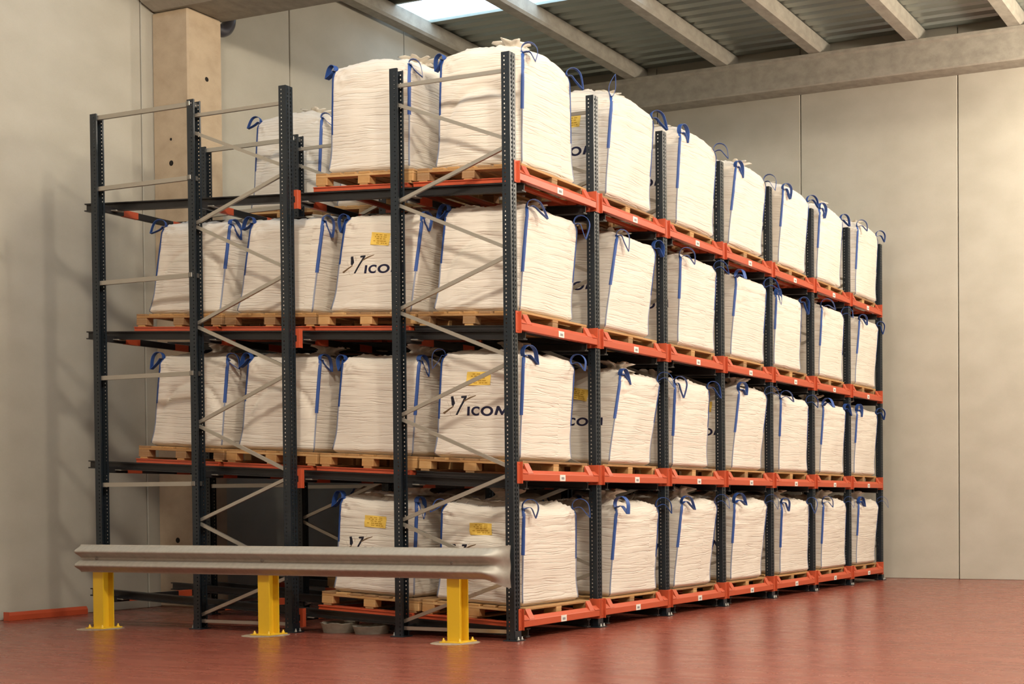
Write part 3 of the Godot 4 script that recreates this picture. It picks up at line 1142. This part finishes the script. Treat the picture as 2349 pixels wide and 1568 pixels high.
# front bags: xl0, xl1, xr0, xr1 relative to the bay, height, flags: l logo, n note, u upright loop
const FRONT := [
	[[0.27, 0.25, 1.25, 1.20, 1.00, "lna"], [0.30, 0.40, 1.29, 1.36, 1.01, ""], [0.25, 0.42, 1.16, 1.38, 1.05, "l"], [0.29, 0.36, 1.18, 1.40, 1.05, "l"], [0.37, 0.37, 1.36, 1.37, 1.04, ""], [0.40, 0.42, 1.38, 1.38, 1.04, "l"], [0.40, 0.44, 1.22, 1.40, 1.03, ""]],
	[[0.25, 0.27, 1.13, 1.20, 1.06, "ln"], [0.30, 0.52, 1.16, 1.42, 1.02, "ln"], [0.24, 0.26, 1.12, 1.17, 1.03, ""], [0.34, 0.52, 1.20, 1.42, 1.08, "ln"], [0.35, 0.36, 1.34, 1.36, 1.06, ""], [0.36, 0.45, 1.29, 1.38, 1.06, ""], [0.31, 0.38, 1.24, 1.36, 1.07, ""]],
	[[0.27, 0.36, 1.17, 1.28, 1.07, "a"], [0.24, 0.46, 1.15, 1.34, 1.08, "l"], [0.40, 0.42, 1.33, 1.38, 1.09, "ln"], [0.33, 0.45, 1.32, 1.40, 1.08, "l"], [0.20, 0.22, 1.10, 1.12, 1.04, ""], [0.35, 0.40, 1.28, 1.32, 1.08, ""], [0.38, 0.52, 1.26, 1.42, 1.09, "l"]],
	[[0.33, 0.30, 1.24, 1.14, 1.14, "a"], [0.28, 0.36, 1.22, 1.30, 1.13, "lnu"], [0.38, 0.42, 1.32, 1.40, 1.13, "l"], [0.28, 0.46, 1.26, 1.42, 1.08, "l"], [0.36, 0.48, 1.28, 1.42, 1.11, "l"], [0.28, 0.33, 1.20, 1.28, 1.11, ""], [0.42, 0.44, 1.35, 1.40, 1.14, ""]]]

func stock() -> void:
	make_pallets()
	var generic := []
	for k in 3:
		var p := {"xl0": -0.46, "xl1": -0.45 + 0.03 * k, "xr0": 0.46, "xr1": 0.45 + 0.02 * k, "z0": 0.47, "z1": -0.47, "zl": 0.0, "h": 1.02, "dome": 0.05, "sag": 0.02, "quiet": true, "seed": 60.3 + k, "arch": false, "bulge": 0.035, "spout": 0.07}
		generic.append(bag_node(p, false, false, false))
	var filled := [[[0, 1], [0, 1, 2], [0, 1, 2], [0, 1, 2], [0, 1, 2], [0, 1, 2], [0, 1, 2]],
		[[0, 1, 2, 3], [0, 1, 2, 3], [0, 1, 2, 3], [0, 1, 2, 3], [0, 1, 2, 3], [0, 1, 2, 3], [0, 1, 2, 3]],
		[[0, 1, 2, 3], [0, 1, 2, 3], [0, 1, 2, 3], [0, 1, 2, 3], [0, 1, 2, 3], [0, 1, 2, 3], [0, 1, 2, 3]],
		[[0, 1], [0, 1, 2, 3], [0, 1, 2], [0, 1, 2], [0, 1, 2], [0, 1, 2], [0, 1, 2]]]
	rng.seed = 4
	for L in 4:
		for i in 7:
			for k in filled[L][i]:
				var zc: float = -0.64 - PITCH_Z * k
				var y: float = BASE[L] + SLOPE * -zc
				var xc := i * BAY + 0.766
				var placed := "%s, %s bay from guard rail, %s" % [SHELF[L], ORD[i], ROW[k]]
				# cart
				var dark: bool = k == 0 and (L == 1 or L == 2)
				var ct: Node3D = cart_proto[1 if dark else 0].duplicate()
				ct.name = numbered("pallet_cart")
				add_child(ct)
				ct.position = Vector3(xc, y, zc)
				ct.rotation.x = tilt
				tag(ct, ("dark" if dark else "orange") + " steel cart, " + placed, "cart", "push-back carts under the pallets")
				# pallet
				var pl: Node3D = pallet_proto[rng.randi() % 3].duplicate()
				pl.name = numbered("wooden_pallet")
				add_child(pl)
				pl.position = Vector3(xc + rng.randf_range(-0.02, 0.04), y, zc)
				pl.rotation.x = tilt
				tag(pl, "wooden pallet, " + placed, "pallet", "wooden pallets under the bulk bags")
				# bag
				var up := Vector3(0, PALLET_H + 0.001, 0).rotated(Vector3.RIGHT, tilt)
				var b: Node3D
				var look_ := "plain white bulk bag"
				if k == 0 or i == 0 or (i == 1 and L == 3 and k == 3):
					var p := {"xl0": -0.47, "xl1": -0.45, "xr0": 0.46, "xr1": 0.46, "z0": 0.48, "z1": -0.47, "zl": 0.0, "h": 0.98, "dome": 0.05, "sag": 0.01, "seed": 1.37 + L * 9.1 + i * 1.93 + k * 3.3, "arch": false, "bulge": 0.022, "spout": 0.115}
					var logo := false
					var note := false
					if k == 0:
						var f = FRONT[L][i]
						p.xl0 = f[0] - 0.766
						p.xl1 = f[1] - 0.766
						p.xr0 = f[2] - 0.766
						p.xr1 = f[3] - 0.766
						p.h = f[4] - 0.03
						p.z0 = 0.515 if i == 0 else 0.58
						p.z1 = p.z0 - 0.95
						logo = "l" in f[5]
						note = "n" in f[5]
						p.arch = "a" in f[5]
						if "u" in f[5]:
							p.up = 0
					elif L == 2:
						p.zl = 0.10
						p.xl0 = -0.50
						p.xl1 = -0.48
						p.arch = k == 3
						if k == 1:
							logo = true
							note = true
					elif L == 1:
						p.xl0 = -0.50
						p.xl1 = -0.48
						p.arch = k >= 2
						p.zl = 0.04
					elif L == 0:
						logo = true
						note = true
						p.xl0 = -0.50
						p.xl1 = -0.49
						p.sag = 0.0
					elif L == 3:
						p.h = 1.08
						p.xl0 = -0.50
						p.xl1 = -0.50
						p.zl = -0.03 if i == 0 else 0.02
						p.arch = i == 1
					if L == 3:
						p.dome = 0.10
						p.sag = -0.045
						p.bulge = 0.03
						p.spout = 0.09
					if L == 2:
						p.spout = 0.08
					if L == 0:
						p.sag = 0.035
						p.spout = 0.12
					b = bag_node(p, logo, note, true)
					if logo and note: look_ = "logo-printed white bag with note"
					elif logo: look_ = "logo-printed white bulk bag"
				else:
					b = generic[rng.randi() % 3].duplicate()
				b.name = numbered("bulk_bag")
				add_child(b)
				b.position = Vector3(xc, y, zc) + up
				b.rotation.x = tilt
				tag(b, "%s, %s" % [look_, placed], "bulk bag", "white bulk bags in the rack")
	for g in generic: g.free()
	for g in pallet_proto: g.free()
	for g in cart_proto: g.free()

# ---------------------------------------------------------------- floor things
func guard_rail() -> void:
	var g := thing("guard_rail", Vector3(-0.36, 0, -2.6), "galvanised steel W-beam crash barrier on three yellow posts", "guard rail")
	var path := PackedVector2Array()
	for k in 33:
		var y := 0.29 * k / 32.0
		path.append(Vector2(-0.042 + 0.042 * cos(4.0 * PI * y / 0.29), 0.597 + y))
	var mb := MB.new()
	extrude_smooth(mb, path, 0.004, -2.58, 2.36)
	part("w_beam", mb.mesh(M.guard), g)
	# flared end terminal
	mb = MB.new()
	for side in [1.0, -1.0]:
		var rows := []
		for r in 25:
			var s := r / 24.0
			var z := 2.14 + s * 0.62
			var fl := smoothstep(0.55, 1.0, s)
			var amp := 0.042 * (1.0 - 0.85 * smoothstep(0.62, 0.92, s))
			var row := []
			for k in 33:
				var y := 0.29 * k / 32.0
				var yc := (y - 0.145) * (1.0 + 0.34 * fl) + 0.145 - 0.025 * fl
				var dx: float = -0.006 * side - 0.006
				row.append(Vector3(-amp + amp * cos(4.0 * PI * y / 0.29) + dx * 0.8 + 0.03 * fl * fl, 0.597 + yc, z))
			if side < 0:
				row.reverse()
			rows.append(row)
		# rows run along z, columns up
		var tr := []
		for k in 33:
			var rr := []
			for r in 25:
				rr.append(rows[r][k])
			tr.append(rr)
		mb.grid(tr, [])
	part("end_terminal", mb.mesh(M.guard), g)
	mb = MB.new()
	for z in [[-2.34, 0], [-0.12, 0], [2.13, 0]]:
		pass
	var prof := PackedVector2Array([Vector2(-0.07, -0.07), Vector2(-0.058, -0.07), Vector2(-0.058, -0.004), Vector2(0.058, -0.004), Vector2(0.058, -0.07), Vector2(0.07, -0.07), Vector2(0.07, 0.07), Vector2(0.058, 0.07), Vector2(0.058, 0.004), Vector2(-0.058, 0.004), Vector2(-0.058, 0.07), Vector2(-0.07, 0.07)])
	mb = MB.new()
	extrude(mb, prof, Vector3(0.075, 0.012, 0), Vector3.RIGHT, Vector3(0, 0, 1), Vector3(0, 0.80, 0))
	var post := mb.mesh(M.yellow)
	var plate := box_mesh(Vector3(0.26, 0.014, 0.24), M.yellow, 0.003, Vector3(0.075, 0.007, 0))
	mb = MB.new()
	lathe(mb, PackedVector2Array([Vector2(0.23, 0.0005), Vector2(0.21, 0.004), Vector2(0.001, 0.005)]), Vector3(0.03, 0, 0), 28)
	var grout := mb.mesh(M.grout)
	mb = MB.new()
	lathe(mb, PackedVector2Array([Vector2(0.016, 0.013), Vector2(0.016, 0.028), Vector2(0.008, 0.03), Vector2(0.008, 0.045), Vector2(0.001, 0.046)]), Vector3(0.075, 0, 0), 8)
	var nuts := mb.mesh(M.yellow)
	mb = MB.new()
	lathe(mb, PackedVector2Array([Vector2(0.001, 0.014), Vector2(0.014, 0.012), Vector2(0.02, 0.004), Vector2(0.022, 0.0)]), Vector3.ZERO, 12)
	var bolt := mb.mesh(M.bolt)
	for z in [-2.35, -0.12, 2.14]:
		var p := part("post", post, g, Vector3(0, 0, z))
		p.set_meta("label", "yellow H-section post")
		part("base_plate", plate, p)
		for q in [[-0.1, -0.09], [-0.1, 0.09], [0.1, -0.09], [0.1, 0.09]]:
			part("anchor_nut", nuts, p, Vector3(q[0], 0, q[1]))
		part("grout_pad", grout, p)
		part("bolt", bolt, g, Vector3(-0.004, 0.742, z), Vector3(0, 0, PI / 2))

func extrude_smooth(mb: MB, path: PackedVector2Array, t: float, z0: float, z1: float) -> void:
	for s in [1.0, -1.0]:
		var rows := []
		for p in path:
			var x: float = p.x - s * t * 0.5
			rows.append([Vector3(x, p.y, z0), Vector3(x, p.y, z1)] if s > 0 else [Vector3(x, p.y, z1), Vector3(x, p.y, z0)])
		mb.grid(rows, [])
	for k in path.size() - 1:
		for z in [z0, z1]:
			var a := Vector3(path[k].x - t * 0.5, path[k].y, z)
			var b := Vector3(path[k].x + t * 0.5, path[k].y, z)
			var c := Vector3(path[k + 1].x + t * 0.5, path[k + 1].y, z)
			var d := Vector3(path[k + 1].x - t * 0.5, path[k + 1].y, z)
			if z == z1:
				mb.quad(a, b, c, d)
			else:
				mb.quad(b, a, d, c)
	for e in [0, path.size() - 1]:
		var p := path[e]
		mb.quad(Vector3(p.x - t / 2, p.y, z0), Vector3(p.x - t / 2, p.y, z1), Vector3(p.x + t / 2, p.y, z1), Vector3(p.x + t / 2, p.y, z0))

func floor_things() -> void:
	guard_rail()
	# loose beam by the back wall
	var lb := thing("loose_beam", Vector3(0.55, 0, -6.78), "loose orange steel beam lying on the floor by the back wall", "beam")
	var mb := MB.new()
	extrude(mb, PackedVector2Array([Vector2(-0.03, 0.002), Vector2(0.03, 0.002), Vector2(0.03, 0.06), Vector2(0.01, 0.095), Vector2(-0.03, 0.095)]), Vector3(-0.53, 0, 0), Vector3(0, 0, 1), Vector3.UP, Vector3(1.06, 0, 0))
	part("beam_body", mb.mesh(M.orange), lb)
	part("end_plate", box_mesh(Vector3(0.006, 0.10, 0.09), M.orange, 0.002, Vector3(-0.535, 0.052, 0)), lb)
	# two low round concrete rings under the first lane
	var ring := [["low round grey concrete tub with a broad rim under the first bay", Vector3(0.22, 0, -2.26), 0.19, 0.10], ["shallower chipped concrete ring beside the round tub under the first bay", Vector3(0.20, 0, -1.85), 0.185, 0.08]]
	for q in 2:
		var r = ring[q]
		var t := thing("concrete_ring", r[1], r[0], "ring", "concrete rings under the first bay")
		mb = MB.new()
		var rows := []
		var R: float = r[2]
		var h: float = r[3]
		var prof := [Vector2(R * 0.86, 0.0), Vector2(R * 0.92, h * 0.5), Vector2(R * 1.0, h * 0.93), Vector2(R * 1.01, h), Vector2(R * 0.84, h), Vector2(R * 0.80, h * 0.9), Vector2(R * 0.74, 0.03), Vector2(0.001, 0.025)]
		for p in prof:
			var row := []
			for k in 33:
				var a := -TAU * k / 32.0
				var wob := 1.0 + 0.03 * noise.get_noise_2d(cos(a) * 2.0 + q * 9.0, sin(a) * 2.0)
				var up := 0.012 * noise.get_noise_2d(cos(a) * 4.0 + q * 5.0 + 3.0, sin(a) * 4.0) if p.y > h * 0.8 else 0.0
				row.append(Vector3(cos(a) * p.x * wob, p.y + up, sin(a) * p.x * wob))
			rows.append(row)
		mb.grid(rows, [], true)
		part("ring_body", mb.mesh(M.tub), t)

func _ready() -> void:
	noise.seed = 3
	noise.frequency = 1.0
	noise.noise_type = FastNoiseLite.TYPE_SIMPLEX_SMOOTH
	noise.fractal_octaves = 2
	rng.seed = 1
	make_materials()
	look()
	lamps()
	hall()
	rack()
	stock()
	floor_things()
